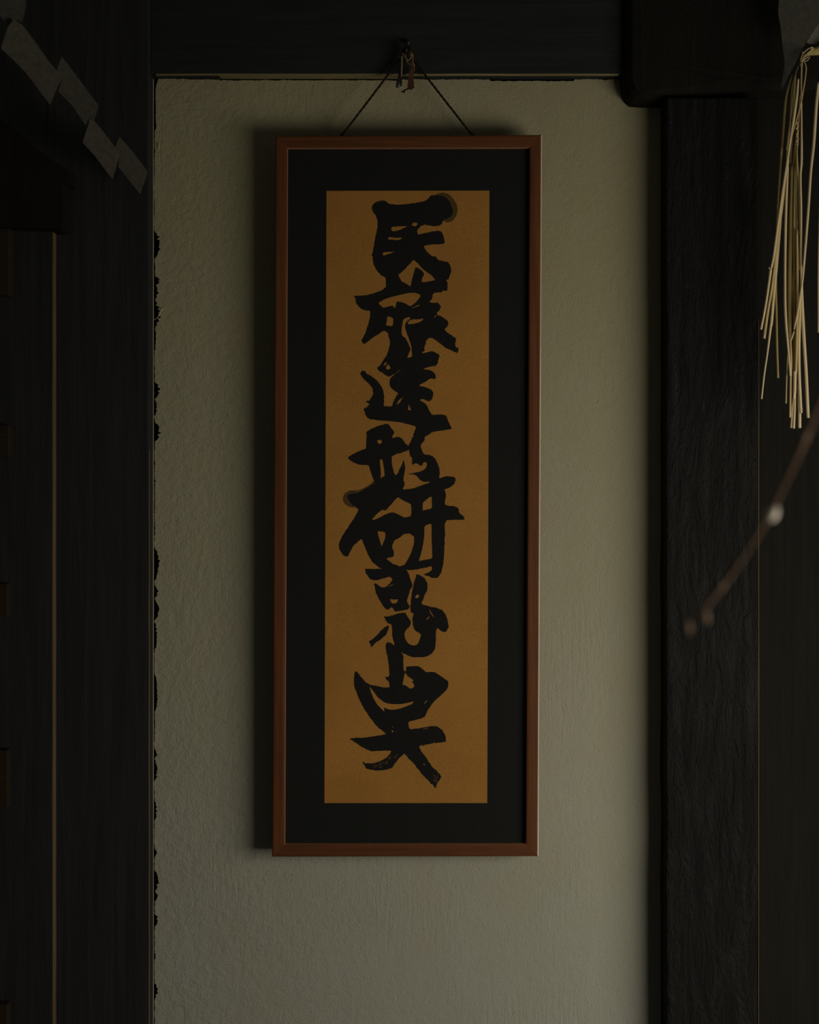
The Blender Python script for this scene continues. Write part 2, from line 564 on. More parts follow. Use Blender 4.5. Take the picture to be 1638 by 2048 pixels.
# slatted screen at the very left edge: only the ends of its rails show
scr = empty('slatted_screen', at(-60, 2048, -0.09), 'brown slatted screen whose rail ends show at the left edge', 'screen')
timber('stile', -240, -130, 440, 2690, -0.100, -0.070, M['rail_wood'], 0.002, 0.0006, 20, scr)
for y0, y1, xe in [(456, 590, 18), (851, 915, 17.5), (1168, 1236, 15), (1500, 1616, 14.5), (2010, 2090, 14)]:
    timber('rail', -240, xe, y0, y1, -0.094, -0.0705, M['rail_wood'], 0.0015, 0.0006, 8, scr, 'X')

# ------------------------------------------------------------------ framed calligraphy
FY0, FY1 = 271.0, 1713.5


def fdepth(py):
    t = (py - FY0) / (FY1 - FY0)
    return -0.057 + 0.008 * t          # front of the frame: the top hangs a little forward


def fp(px, py, off=0.0):
    """point in the picture: off metres behind the frame's front plane"""
    y = fdepth(py)
    p = at(px, py, y)
    return p + Vector((0, off, 0))


OUT = [(551, 272), (1084, 269.3), (1077, 1713), (544, 1714)]
INN = [(575.2, 296), (1059.5, 295.2), (1051.5, 1688), (569.6, 1688.5)]
frame = empty('framed_calligraphy', fp(814, 1713, 0.02), 'tall brown wooden frame with black brush calligraphy on golden paper', 'picture frame')
# bar profile from the wall side, over the outer edge, to the inner lip: (t across, depth behind front)
PROF = [(0.0, 0.026), (0.0, 0.0022), (0.05, 0.0007), (0.16, 0.0), (0.80, 0.0), (0.94, 0.0005), (0.978, 0.0014), (0.978, 0.026)]
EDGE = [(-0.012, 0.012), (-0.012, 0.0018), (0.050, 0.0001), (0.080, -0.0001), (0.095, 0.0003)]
LIP = [(0.978, 0.0014), (1.0, 0.0022), (1.0, 0.0105)]


def bar(name, i, prof, mat):
    j = (i + 1) % 4
    vs, fs = [], []
    SEG = 14
    for s in range(SEG + 1):
        u = s / SEG
        for t, dep in prof:
            a = Vector(OUT[i]).lerp(Vector(INN[i]), t)
            b = Vector(OUT[j]).lerp(Vector(INN[j]), t)
            q = a.lerp(b, u)
            vs.append(fp(q[0], q[1], dep))
    n = len(prof)
    for s in range(SEG):
        for k in range(n - 1):
            a = s * n + k
            fs.append((a, a + 1, a + n + 1, a + n))
    bm = bmesh.new()
    bv = [bm.verts.new(v) for v in vs]
    for f in fs: bm.faces.new([bv[k] for k in f])
    if prof is PROF:
        for s in range(SEG): bm.faces.new((bv[s * n + n - 1], bv[s * n], bv[(s + 1) * n], bv[(s + 1) * n + n - 1]))
        bm.faces.new([bv[k] for k in range(n)]); bm.faces.new([bv[SEG * n + k] for k in range(n)])
    return bm_obj(name, bm, mat, frame)


for i in range(4):
    bar('frame_bar', i, PROF, M['frame_x'] if i in (0, 2) else M['frame'])
    tag(bar('inner_lip', i, LIP, M['lip']), 'lighter inner lip of the frame')
    if i == 1: tag(bar('worn_lit_edge', i, EDGE, M['frame_lit_edge']), 'pale outer edge of the frame, its highlight painted in')  # painted highlight, only on the bar facing the window

mb = [(573, 294), (1061, 293.5), (1053, 1690), (567.5, 1690)]
slab('mount_board', [mb], lambda a, b: fp(a, b, 0.0100), lambda a, b: fp(a, b, 0.013), M['mat_board'], frame)
slab('backing_board', [[(570, 292), (1064, 291), (1056, 1692), (565, 1692)]], lambda a, b: fp(a, b, 0.0135), lambda a, b: fp(a, b, 0.022), M['brown_wood'], frame)
pp = [(652.3, 379.5), (979.4, 378.8), (975.0, 1608.2), (648.2, 1608.2)]
paper = tag(slab('paper_sheet', [subdiv_loop(pp, 30, 0.0001)], lambda a, b: fp(a, b, 0.0094), lambda a, b: fp(a, b, 0.0100), M['paper'], frame), 'golden tan paper sheet')


def crop(x0, y0, w):
    k = w / 1638.0
    return lambda pts: [(x0 + a * k, y0 + b * k) for a, b in pts]


A = crop(730, 380, 200); B = crop(700, 550, 230); C = crop(680, 720, 250)
Dc = crop(670, 940, 270); E = crop(710, 1120, 200); F = crop(690, 1320, 240)

G1 = [(A([(135, 215), (180, 185), (260, 165), (330, 165), (390, 205), (480, 225), (600, 220), (720, 210), (840, 195), (940, 175), (1010, 150), (1050, 105), (1090, 70), (1180, 62), (1260, 75), (1330, 105), (1400, 190), (1440, 290), (1445, 370), (1400, 430), (1280, 480), (1265, 535), (1220, 570), (1120, 578), (1040, 562), (990, 552), (930, 570), (870, 615), (855, 640), (865, 720), (980, 690), (1090, 665), (1200, 648), (1260, 665), (1290, 740), (1310, 820), (1305, 860), (1250, 875), (1130, 872), (1010, 890), (960, 905), (1000, 970), (1050, 1030), (1100, 1075), (1140, 1080), (1150, 1060), (1165, 1095), (1215, 1135), (1290, 1150), (1360, 1165), (1395, 1205), (1415, 1290), (1415, 1350), (1380, 1410), (1375, 1445), (1330, 1460), (1340, 1510), (1150, 1510), (1130, 1475), (1155, 1460), (1125, 1420), (1080, 1375), (1030, 1340), (960, 1290), (880, 1205), (805, 1125), (740, 1190), (670, 1265), (600, 1340), (540, 1380), (570, 1430), (605, 1490), (660, 1500), (600, 1600), (340, 1600), (345, 1500), (340, 1420), (300, 1400), (255, 1380), (200, 1310), (150, 1225), (125, 1140), (130, 1080), (110, 1060), (130, 990), (150, 860), (180, 720), (205, 600), (212, 500), (190, 430), (150, 360), (125, 310), (120, 250)]),
       [A([(435, 590), (560, 578), (700, 575), (640, 610), (550, 645), (480, 662), (430, 650)]),
        A([(370, 790), (400, 750), (450, 765), (520, 768), (580, 762), (615, 778), (570, 800), (500, 808), (440, 795), (400, 795)]),
        A([(290, 1005), (400, 1000), (495, 998), (400, 1030), (295, 1065)]),
        A([(762, 550), (790, 520), (840, 515), (868, 540), (850, 565), (820, 582), (790, 570)])])]
G2 = [(A([(750, 1570), (770, 1450), (800, 1350), (830, 1245), (880, 1270), (940, 1310), (972, 1350), (950, 1400), (930, 1450), (930, 1500), (1020, 1490), (1150, 1465)]) +
       B([(1215, 70), (1370, 60), (1390, 110), (1390, 215), (1325, 200), (1320, 235), (1210, 240), (1180, 270), (1170, 330), (1125, 375), (1190, 385), (1270, 395), (1290, 430), (1285, 490), (1240, 520), (1235, 560), (1300, 575), (1370, 620), (1410, 670), (1385, 730), (1340, 770), (1420, 830), (1520, 895), (1505, 960), (1500, 1000), (1555, 1060), (1530, 1105), (1460, 1075), (1350, 1020), (1260, 950), (1190, 895), (1130, 885), (1090, 920), (1075, 980), (1060, 1020), (1070, 1070), (1020, 1100), (1020, 1250), (700, 1350), (660, 1390), (600, 1420), (560, 1445), (490, 1410), (420, 1365), (385, 1325), (430, 1270), (470, 1215), (520, 1140), (555, 1060), (570, 970), (565, 910), (545, 860), (545, 820), (485, 780), (420, 825), (330, 880), (260, 940), (195, 975), (160, 930), (200, 860), (240, 760), (275, 640), (295, 500), (230, 495), (160, 475), (100, 410), (78, 370), (80, 325), (50, 285), (120, 285), (220, 280), (330, 250), (430, 220), (510, 170), (510, 60), (690, 40), (740, 90), (800, 110), (862, 150)]),
       [B([(400, 390), (470, 345), (560, 310), (700, 275), (830, 245), (930, 242), (1005, 270), (1000, 310), (930, 390), (860, 440), (800, 400), (740, 375), (670, 365), (650, 440), (640, 470), (610, 425), (540, 440), (480, 460), (440, 430)]),
        B([(530, 575), (620, 605), (615, 720), (510, 710), (525, 650)]),
        B([(755, 630), (790, 600), (845, 590), (870, 610), (830, 635), (790, 680), (785, 740), (810, 820), (845, 910), (878, 1000), (882, 1080), (890, 1155), (815, 1180), (840, 1100), (865, 1050), (830, 960), (790, 890), (740, 850), (735, 760), (745, 690)]),
        B([(815, 690), (840, 640), (900, 622), (1000, 620), (1045, 605), (1040, 635), (990, 665), (900, 690)]),
        B([(1195, 595), (1215, 570), (1235, 565), (1225, 590)]),
        B([(860, 465), (950, 428), (995, 408), (985, 430), (920, 452)]),
        B([(485, 1262), (500, 1238), (530, 1232), (515, 1265), (480, 1295)]),
        B([(510, 1325), (525, 1285), (545, 1262), (565, 1290), (582, 1318), (548, 1342)])])]
G3 = [(B([(1000, 1110), (1060, 1105), (1110, 1090), (1170, 1075), (1230, 1100), (1280, 1140), (1260, 1200), (1255, 1260), (1200, 1290), (1110, 1305), (1035, 1335), (1090, 1335), (1160, 1355), (1215, 1400), (1225, 1480), (1150, 1465), (1080, 1510), (990, 1560)]) +
       C([(1050, 335), (1140, 355), (1205, 390), (1220, 430), (1215, 500), (1180, 540), (1120, 520), (1080, 505), (1035, 520), (1100, 545), (1150, 600), (1170, 660), (1200, 715), (1290, 710), (1370, 715), (1400, 735), (1430, 820), (1470, 900), (1380, 915), (1200, 940), (1150, 985), (1000, 990), (1005, 870), (920, 845), (800, 815), (640, 795), (480, 785), (370, 765), (320, 700), (330, 680), (305, 640), (350, 610), (380, 570), (335, 540), (390, 520), (430, 460), (435, 420), (425, 350), (350, 280), (290, 220), (262, 165), (290, 130), (330, 140), (350, 180), (420, 205), (500, 280), (555, 360), (578, 450), (575, 540), (570, 600), (680, 610), (700, 545), (730, 480), (770, 425), (710, 400), (660, 350), (645, 280), (670, 220), (720, 180), (745, 165)]) +
       B([(690, 1370), (800, 1300), (820, 1190), (900, 1150)]),
       [C([(740, 590), (770, 520), (835, 478), (810, 510), (790, 550)]), C([(890, 650), (905, 565), (912, 600), (935, 655)])])]
G4 = [(C([(340, 945), (400, 900), (500, 860), (600, 835), (640, 840), (670, 890), (715, 935), (690, 985), (680, 1020), (760, 1005), (815, 1020), (840, 1070), (890, 1115), (905, 1140), (900, 1180), (800, 1215), (680, 1250), (675, 1330), (695, 1430), (725, 1520), (770, 1460), (810, 1370), (830, 1300), (845, 1340), (858, 1420), (840, 1500), (830, 1570), (850, 1610), (830, 1680), (700, 1720), (450, 1700), (455, 1600), (420, 1520), (400, 1450), (380, 1375), (270, 1375), (180, 1345), (90, 1280), (200, 1215), (290, 1175), (340, 1160), (345, 1060), (350, 990)]),
       [C([(485, 1045), (545, 1045), (550, 1080), (515, 1105), (495, 1080)]), C([(520, 1310), (550, 1290), (565, 1340), (580, 1430), (588, 1520), (530, 1560), (535, 1470), (525, 1380)])]),
      (C([(1010, 860), (1200, 935), (1180, 970), (1110, 1000), (1110, 1050), (1060, 1100), (1060, 1140), (1085, 1210), (1110, 1235), (1180, 1240), (1240, 1280), (1280, 1350), (1310, 1440), (1300, 1560), (1270, 1640), (1180, 1620), (1180, 1590), (1110, 1595), (1060, 1580), (1020, 1530), (980, 1500), (885, 1492), (1000, 1475), (1080, 1450), (1130, 1420), (1145, 1370), (1130, 1335), (1090, 1340), (1075, 1395), (1010, 1350), (970, 1360), (945, 1385), (950, 1280), (925, 1260), (905, 1190), (895, 1130), (930, 1070), (960, 990), (990, 900)]), [])]
G5 = [(Dc([(490, 160), (430, 190), (370, 225), (300, 270), (220, 285), (150, 300), (150, 340), (185, 400), (250, 455), (290, 480), (250, 560), (180, 660), (110, 770), (60, 850), (45, 910), (55, 970), (100, 1040), (150, 1055), (180, 1000), (220, 920), (270, 875), (320, 835), (350, 900), (390, 1000), (440, 1100), (500, 1160), (550, 1195), (640, 1215), (700, 1230), (760, 1220), (860, 1215), (950, 1215), (1050, 1200), (1130, 1180), (1180, 1165), (1185, 1215), (1150, 1240), (1065, 1270), (1130, 1290), (1220, 1325), (1270, 1290), (1300, 1220), (1320, 1100), (1330, 950), (1335, 800), (1335, 610), (1450, 605), (1580, 605), (1570, 560), (1510, 530), (1505, 470), (1470, 440), (1335, 430), (1340, 350), (1350, 290), (1330, 235), (1400, 210), (1455, 165), (1470, 110), (1440, 75), (1350, 75), (1270, 105), (1255, 60), (1160, 150), (1050, 185), (950, 225), (815, 240), (845, 180), (830, 110), (600, 60)]),
       [Dc([(760, 325), (820, 365), (925, 415), (930, 490), (925, 560), (845, 580), (790, 550), (730, 520), (680, 515), (600, 545), (500, 600), (440, 610), (500, 540), (570, 480), (610, 495), (670, 430)]),
        Dc([(1175, 315), (1180, 400), (1180, 465), (1100, 485), (1065, 495), (1065, 400), (1120, 350)]),
        Dc([(1085, 680), (1175, 645), (1175, 800), (1180, 950), (1185, 1075), (1080, 1095), (1015, 1110), (1050, 1000), (1075, 880), (1085, 780)]),
        Dc([(510, 740), (610, 755), (612, 820), (590, 880), (568, 935), (540, 850)]),
        Dc([(720, 855), (790, 820), (830, 780), (900, 770), (965, 810), (960, 900), (930, 1000), (880, 1100), (845, 1155), (735, 1190), (690, 1130), (615, 1075), (710, 1055), (715, 1000), (690, 930), (705, 890)])])]
G6 = [(E([(150, 150), (250, 150), (400, 150), (510, 140), (600, 60), (720, 100), (840, 160), (890, 250), (920, 350), (945, 430), (900, 500), (880, 580), (850, 660), (860, 700), (900, 770), (880, 810), (800, 835), (700, 848), (665, 850), (640, 825), (600, 775), (570, 795), (530, 825), (480, 780), (420, 690), (350, 570), (325, 460), (318, 375), (400, 430), (430, 450), (500, 455), (540, 420), (600, 360), (615, 320), (580, 280), (480, 300), (390, 330), (280, 345), (200, 260)]),
       [E([(568, 645), (640, 655), (705, 648), (700, 700), (640, 720), (600, 715)]), E([(530, 445), (590, 415), (650, 385), (630, 405), (570, 440)])]),
      (E([(475, 925), (530, 935), (620, 910), (690, 885), (830, 865), (850, 920), (890, 970), (920, 1030), (900, 1090), (830, 1160), (805, 1230), (830, 1310), (880, 1380), (950, 1410), (1020, 1400), (1060, 1330), (1080, 1260), (1080, 1215), (1030, 1190), (970, 1140), (950, 1060), (945, 960), (965, 870), (930, 885), (910, 830), (915, 700), (930, 570), (960, 430), (1000, 280), (1010, 235), (1080, 255), (1150, 310), (1190, 380), (1185, 500), (1150, 560), (1120, 650), (1080, 720), (1160, 750), (1220, 770), (1340, 790), (1440, 830), (1500, 920), (1520, 1010), (1545, 1100), (1490, 1190), (1420, 1175), (1350, 1110), (1325, 1200), (1325, 1440), (1280, 1520), (1180, 1590), (1060, 1605), (920, 1595), (760, 1520), (650, 1450), (650, 1380), (620, 1300), (610, 1180), (610, 1065), (540, 1050), (505, 1000)]),
       [E([(985, 620), (1000, 580), (1055, 572), (1050, 615), (1010, 635)]), E([(1215, 790), (1250, 860), (1310, 950), (1280, 930), (1240, 880), (1225, 840)]), E([(1160, 985), (1200, 950), (1225, 915), (1222, 950), (1190, 982)])]),
      (E([(560, 1085), (545, 1150), (510, 1230), (420, 1310), (330, 1370), (265, 1440), (250, 1390), (220, 1340), (270, 1320), (360, 1240), (440, 1150), (520, 1085)]), [])]
slits = []
rs = random.Random(3)
for k in range(60):                       # dry-brush streaks in the left foot
    t = rs.random(); w = rs.uniform(-0.75, 0.75)
    cx = 690 - 330 * t + 15 * w; cy = 1290 + 190 * math.sin(t * 1.5) + 52 * w
    an = math.radians(-46 + 40 * t); L = rs.uniform(22, 60); hw = rs.uniform(2.5, 5.0)
    dx, dy = math.cos(an) * L, math.sin(an) * L
    nx, ny = -math.sin(an) * hw, math.cos(an) * hw
    slits.append(F([(cx - dx, cy - dy), (cx - nx, cy - ny), (cx + dx, cy + dy), (cx + nx, cy + ny)]))
for k in range(40):                       # speckled dry end of the right foot
    cx = rs.uniform(1205, 1275); cy = 1560 + (cx - 1205) * 0.6 + rs.uniform(-15, 110); r = rs.uniform(5, 11)
    slits.append(F([(cx - r, cy), (cx, cy - r * rs.uniform(.5, 1.6)), (cx + r, cy), (cx, cy + r)]))
slits += [F([(635, 985), (650, 965), (665, 985), (655, 1005)]), F([(645, 925), (652, 905), (660, 925), (652, 940)]), F([(1065, 1425), (1090, 1432), (1100, 1455), (1075, 1440)]),
          F([(1050, 955), (1100, 945), (1150, 935), (1110, 952)]), F([(1075, 612), (1100, 575), (1130, 548), (1118, 580), (1090, 606)])]
G7 = [(E([(495, 1420), (520, 1355), (580, 1360), (650, 1405), (740, 1500), (795, 1570)]) +
       F([(795, 0), (795, 100), (808, 160), (835, 165), (835, 100), (900, 92), (1000, 90), (1060, 125), (1110, 180), (1170, 170), (1230, 175), (1290, 215), (1360, 260), (1410, 300), (1415, 370), (1370, 440), (1290, 510), (1220, 570), (1160, 650), (1120, 720), (1080, 800), (960, 830), (860, 855), (880, 960), (960, 950), (1060, 935), (1150, 915), (1240, 910), (1300, 940), (1350, 1000), (1380, 1060), (1385, 1110), (1370, 1130), (1250, 1140), (1120, 1165), (1005, 1185), (1050, 1270), (1110, 1340), (1150, 1410), (1210, 1490), (1260, 1530), (1320, 1600), (1285, 1660), (1260, 1690), (1240, 1765), (1190, 1710), (1100, 1620), (1030, 1540), (970, 1460), (940, 1420), (880, 1370), (840, 1320), (805, 1285), (760, 1330), (700, 1400), (640, 1490), (540, 1515), (440, 1525), (290, 1500), (270, 1460), (230, 1390), (290, 1420), (400, 1420), (500, 1385), (570, 1345), (620, 1290), (640, 1245), (500, 1250), (370, 1260), (310, 1240), (220, 1190), (130, 1130), (60, 1090), (120, 1075), (280, 1070), (440, 1045), (570, 1020), (520, 985), (440, 920), (360, 820), (290, 720), (220, 600), (170, 490), (130, 380), (120, 280), (135, 165), (160, 165), (210, 230), (310, 340), (420, 360), (530, 385), (615, 385), (600, 300), (540, 245), (610, 235), (600, 120), (590, 0)]),
       [F([(820, 175), (860, 230), (940, 285), (920, 308), (955, 360), (930, 395), (890, 400), (850, 370), (820, 350), (785, 350), (795, 290), (808, 220)]),
        F([(330, 365), (400, 450), (460, 530), (550, 595), (640, 612), (760, 612), (880, 590), (945, 570), (920, 610), (850, 640), (750, 675), (640, 690), (580, 680), (530, 655), (545, 720), (500, 680), (440, 620), (390, 540), (350, 440)])])]


def inside(p, poly):
    c = False
    for i in range(len(poly)):
        (x1, y1), (x2, y2) = poly[i], poly[i - 1]
        if (y1 > p[1]) != (y2 > p[1]) and p[0] < (x2 - x1) * (p[1] - y1) / (y2 - y1) + x1:
            c = not c
    return c


def edge_dist(p, poly):
    best = 1e9
    for i in range(len(poly)):
        a, b = Vector(poly[i - 1]), Vector(poly[i])
        d = b - a
        t = max(0, min(1, (Vector(p) - a).dot(d) / max(1e-9, d.length_squared)))
        best = min(best, (a + d * t - Vector(p)).length)
    return best


# keep only the dry-brush slits that lie well inside the stroke and clear of each other
for sl in slits:
    outer, holes = G7[0]
    samp = sl + [tuple((Vector(sl[i]) + Vector(sl[i - 1])) / 2) for i in range(len(sl))]
    if all(inside(p, outer) and edge_dist(p, outer) > 1.3 for p in samp) and all(not inside(p, h) and edge_dist(p, h) > 0.5 for h in holes for p in samp) and \
            all(not inside(q, sl) for h in holes for q in h):
        holes.append(sl)


FRAY = [(918, 690, 13), (893, 572, 9), (880, 610, 8), (735, 808, 14), (878, 735, 10), (868, 790, 8), (745, 775, 6), (922, 1024, 13), (728, 1146, 10), (896, 1262, 10), (785, 1218, 9), (743, 1292, 8),
        (702, 1479, 11), (891, 1474, 14), (868, 1566, 24), (728, 1530, 14), (770, 735, 12), (820, 870, 8), (862, 1157, 10), (800, 940, 8), (745, 1165, 8), (765, 1420, 10), (855, 1490, 16), (848, 1520, 10)]


def jitter(loop, amp, seed):
    out = []
    base_amp = amp
    for i, q in enumerate(loop):
        amp = base_amp
        if base_amp > 0.5 and any((q[0] - fx) ** 2 + (q[1] - fy) ** 2 < fr * fr for fx, fy, fr in FRAY): amp = base_amp * 2.4
        v = Vector((q[0] * 0.75, q[1] * 0.75, seed))
        w = Vector((q[0] * 0.12, q[1] * 0.12, seed + 5))
        out.append((q[0] + amp * noise.noise(v) + amp * 0.8 * noise.noise(w), q[1] + amp * noise.noise(v + Vector((9, 3, 2))) + amp * 0.8 * noise.noise(w + Vector((2, 8, 1)))))
    return out


def ink(name, polys, off, mat, amp, label=None):
    V, Fc = [], []
    for s, (outer, holes) in enumerate(polys):
        loops = [jitter(subdiv_loop(outer, 0.9, 0.2), amp, s)]
        for h in holes:
            loops.append(jitter(subdiv_loop(h, 1.4, 0.15), amp * 0.35, s + 3))
        vs, fs = fill2d(loops)
        b = len(V)
        V += [fp(v[0], v[1], off) for v in vs]
        Fc += [tuple(b + i for i in f) for f in fs]
    o = mesh_obj(name, V, Fc, mat, paper)
    if label: o['label'] = label
    return o


for k, g in enumerate([G1, G2, G3, G4, G5, G6, G7]):
    ink('ink_character', g, 0.00905 - 0.00002 * k, M['ink'], 0.95)
ink('ink_wash', [(A([(1160, 60), (1200, 35), (1280, 20), (1370, 45), (1450, 120), (1510, 230), (1520, 330), (1490, 430), (1420, 500), (1340, 515), (1280, 485), (1100, 400), (1100, 100)]), [])], 0.0092, M['ink_wash'], 0.4, 'thin brown ink bleed')
ink('ink_wash', [(A([(112, 240), (178, 172), (290, 145), (352, 168), (392, 212), (300, 260), (150, 385), (112, 320)]), [])], 0.0092, M['ink_wash'], 0.4, 'thin brown ink bleed')
ink('ink_wash', [(Dc([(90, 345), (115, 280), (180, 245), (270, 250), (340, 225), (430, 170), (470, 130), (500, 160), (440, 260), (220, 420), (240, 460), (180, 450), (110, 410)]), [])], 0.0092, M['ink_wash'], 0.4, 'thin brown ink bleed')

# hanging cord: two legs from screw eyes on the frame's top edge to the hook
HOOK = (812.5, 101)
for sx, sy in ((683, 268), (945.5, 268)):
    e = fp(sx, sy + 2, 0.016)
    bm = bmesh.new()
    tube(bm, [e + Vector((0, 0, -0.003)), e + Vector((0, 0, 0.003))], 0.0012, 6)
    for k in range(10):
        a0, a1 = 2 * math.pi * k / 10, 2 * math.pi * (k + 1) / 10
        tube(bm, [e + Vector((0.0028 * math.cos(a), 0, 0.0055 + 0.0028 * math.sin(a))) for a in (a0, a1)], 0.0007, 5)
    bm_obj('screw_eye', bm, M['iron'], frame, True)
hk = at(HOOK[0], HOOK[1], -0.044)
cord = empty('hanging_cord', hk, 'dark brown cord from which the frame hangs', 'cord')
for sx, sy in ((683, 266), (945.5, 266)):
    a = fp(sx, sy, 0.016)
    bm = bmesh.new()
    pts, n = [], 60
    for i in range(n + 1):
        t = i / n
        p = a.lerp(hk, t)
        p.z -= 0.0006 * math.sin(math.pi * t)
        pts.append(p)
    for ph in (0, math.pi):
        tw = [p + Vector((math.cos(ph + i * 1.1), math.sin(ph + i * 1.1), 0)) * 0.0007 for i, p in enumerate(pts)]
        tube(bm, tw, 0.0016, 6)
    bm_obj('strand', bm, M['string'], cord, True)

# iron hook in the lintel
hook = empty('iron_hook', at(813, 90, -0.030), 'small black iron hook driven into the lintel above the frame', 'hook')
bm = bmesh.new()
hp = [at(814, 84, -0.026), at(814, 84, -0.040), at(814, 90, -0.046), at(813, 100, -0.047), at(812.5, 105, -0.051), at(812.5, 102, -0.057), at(812.5, 97, -0.058)]
tube(bm, [Vector(p) for p in spline(hp, 5)], 0.0022, 8)
bm_obj('shank', bm, M['iron'], hook, True)
bm = bmesh.new()
bmesh.ops.create_cone(bm, cap_ends=True, segments=12, radius1=0.006, radius2=0.005, depth=0.003, matrix=Matrix.Translation(at(814, 84, -0.0315)) @ Matrix.Rotation(math.pi / 2, 4, 'X'))
bm_obj('plate', bm, M['iron'], hook, True)

# charm of cords and leather hanging on the hook
K = crop(770, 70, 90 * 1638 / 1418)
charm = empty('charm_tassel', at(815, 180, -0.05), 'gold cord and red-brown leather charm hanging from the hook', 'charm')
def kt(name, pts, r, mat, dep=-0.050, seg=7, label=None):
    o = px_tube(name, [tuple(list(q) + [0.0015 * math.sin(i * 1.3)]) for i, q in enumerate(K(pts))], dep, r, mat, charm, seg, 6)
    if label: o['label'] = label
kt('gold_loop', [(690, 850), (690, 790), (740, 800), (800, 740), (840, 650), (850, 590), (810, 545), (790, 600), (800, 660)], 0.95, M['gold'])
kt('gold_loop', [(840, 560), (870, 640), (880, 760), (870, 840), (890, 900), (925, 960), (920, 1040), (930, 1120)], [0.8, 0.9, 1.0, 0.9, 0.8, 0.7, 0.6, 0.5], M['gold'])
kt('gold_loop', [(465, 740), (510, 690), (570, 665), (620, 660), (650, 700), (690, 780)], 0.9, M['gold_thread'])
kt('gold_loop', [(540, 620), (590, 590), (630, 600), (650, 640), (610, 660)], 0.7, M['gold_thread'])
kt('knot', [(560, 500), (620, 560), (700, 600), (760, 560), (780, 480), (760, 400), (690, 380), (620, 420), (590, 480)], 2.6, M['string'])
# twisted gold cord: little beads of thread
bm = bmesh.new()
for i in range(17):
    q = K([(530 - i * 1.0 + 7 * math.sin(i * 2.2), 720 + i * 36)])[0]
    bmesh.ops.create_uvsphere(bm, u_segments=8, v_segments=6, radius=0.00105, matrix=Matrix.Translation(at(q[0], q[1], -0.0525)) @ Matrix.Rotation(0.6, 4, 'Y') @ Matrix.Scale(1.4, 4, (1, 0, 0)))
tag(bm_obj('twisted_cord', bm, M['gold_thread'], charm, True), 'twisted dull gold cord')
kt('dark_cord', [(520, 700), (500, 900), (470, 1150), (440, 1350), (400, 1560), (395, 1660)], [1.8, 2.0, 2.0, 2.6, 3.4, 2.8], M['iron'])
kt('dark_cord', [(570, 720), (560, 900), (540, 1150), (500, 1380), (505, 1560), (500, 1600)], [1.6, 2.0, 2.0, 2.6, 2.6, 1.8], M['iron'])
kt('dark_cord', [(620, 800), (625, 1000), (620, 1180), (620, 1260)], [1.5, 1.8, 1.6, 0.8], M['string'])
lt = K([(690, 860), (760, 850), (870, 860), (900, 930), (915, 1100), (905, 1300), (895, 1420), (920, 1500), (900, 1580), (945, 1630), (890, 1680), (840, 1720), (770, 1715), (700, 1700), (705, 1600), (725, 1450), (740, 1300), (770, 1180), (815, 1100), (820, 1000), (760, 930), (700, 930)])
def lf(o): return lambda a, b: at(a, b, -0.047 + 0.0025 * math.sin(b * 0.09)) + Vector((0, o, 0))
slab('leather_strip', [subdiv_loop(lt, 2.0, 0.2)], lf(0), lf(0.0018), M['leather'], charm)
kt('frayed_end', [(740, 1700), (650, 1720), (600, 1760), (510, 1790)], [1.6, 1.4, 1.8, 1.0], M['string'], -0.046)
kt('frayed_end', [(600, 1760), (620, 1800), (560, 1830)], [1.4, 1.2, 0.7], M['string'], -0.046)

# ------------------------------------------------------------------ paper streamer at the upper left
Lc = crop(0, 0, 340)
P = [Lc([(-260, -300), (60, -330), (250, -60), (250, 60), (215, 215), (150, 190), (75, 245), (0, 150), (-200, -60)]),
     Lc([(130, 185), (215, 240), (330, 390), (470, 590), (545, 680), (588, 765), (540, 870), (485, 1012), (400, 900), (250, 700), (100, 550), (12, 470), (22, 420), (75, 260)]),
     Lc([(595, 545), (640, 600), (790, 800), (952, 1020), (930, 1090), (905, 1165), (865, 1120), (825, 1207), (770, 1130), (700, 1020), (562, 882), (590, 775), (545, 680)]),
     Lc([(865, 1130), (910, 1165), (990, 1260), (1110, 1420), (1150, 1500), (1125, 1600), (1085, 1727), (1000, 1620), (920, 1510), (795, 1372), (850, 1210)]),
     Lc([(1150, 1315), (1270, 1450), (1422, 1650), (1405, 1720), (1350, 1872), (1270, 1770), (1140, 1610), (1150, 1500), (1112, 1420)])]
str_l = empty('paper_streamer', at(150, 220, -0.15), 'grey zigzag folded paper streamer slanting across the blackened left post', 'streamer')
for i, pl in enumerate(P):
    cx = sum(q[0] for q in pl) / len(pl); cy = sum(q[1] for q in pl) / len(pl)
    base = -0.075 - (300 - cx) * 0.00075 - (0.004 if i % 2 else 0.0)
    sgn = 1 if i % 2 else -1
    def fr(a, b, cx=cx, cy=cy, base=base, sgn=sgn):
        u = ((a - cx) * 0.6 + (b - cy) * 0.8)
        w = ((a - cx) * 0.8 - (b - cy) * 0.6)
        return at(a, b, base + w * 0.00012 + u * (0.00030 + 0.00010 * sgn) - 0.0000008 * u * u)
    def bk(a, b, fr=fr): return fr(a, b) + Vector((0, 0.0002, 0))
    slab('paper_panel', [subdiv_loop(pl, 5, 0.05)], fr, bk, M['dark_paper'], str_l)

px_tube('cord', [(-30, -55, -0.24), (-34, -160, -0.20), (-30, -290, -0.05)], 0.0, 2.0, M['straw_c'], str_l)

# ------------------------------------------------------------------ straw rope ornament at the upper right
TD = -0.14
orn = empty('straw_rope_ornament', at(1605, 128, TD), 'straw rope with a hanging tassel of pale straws at the right edge', 'ornament')
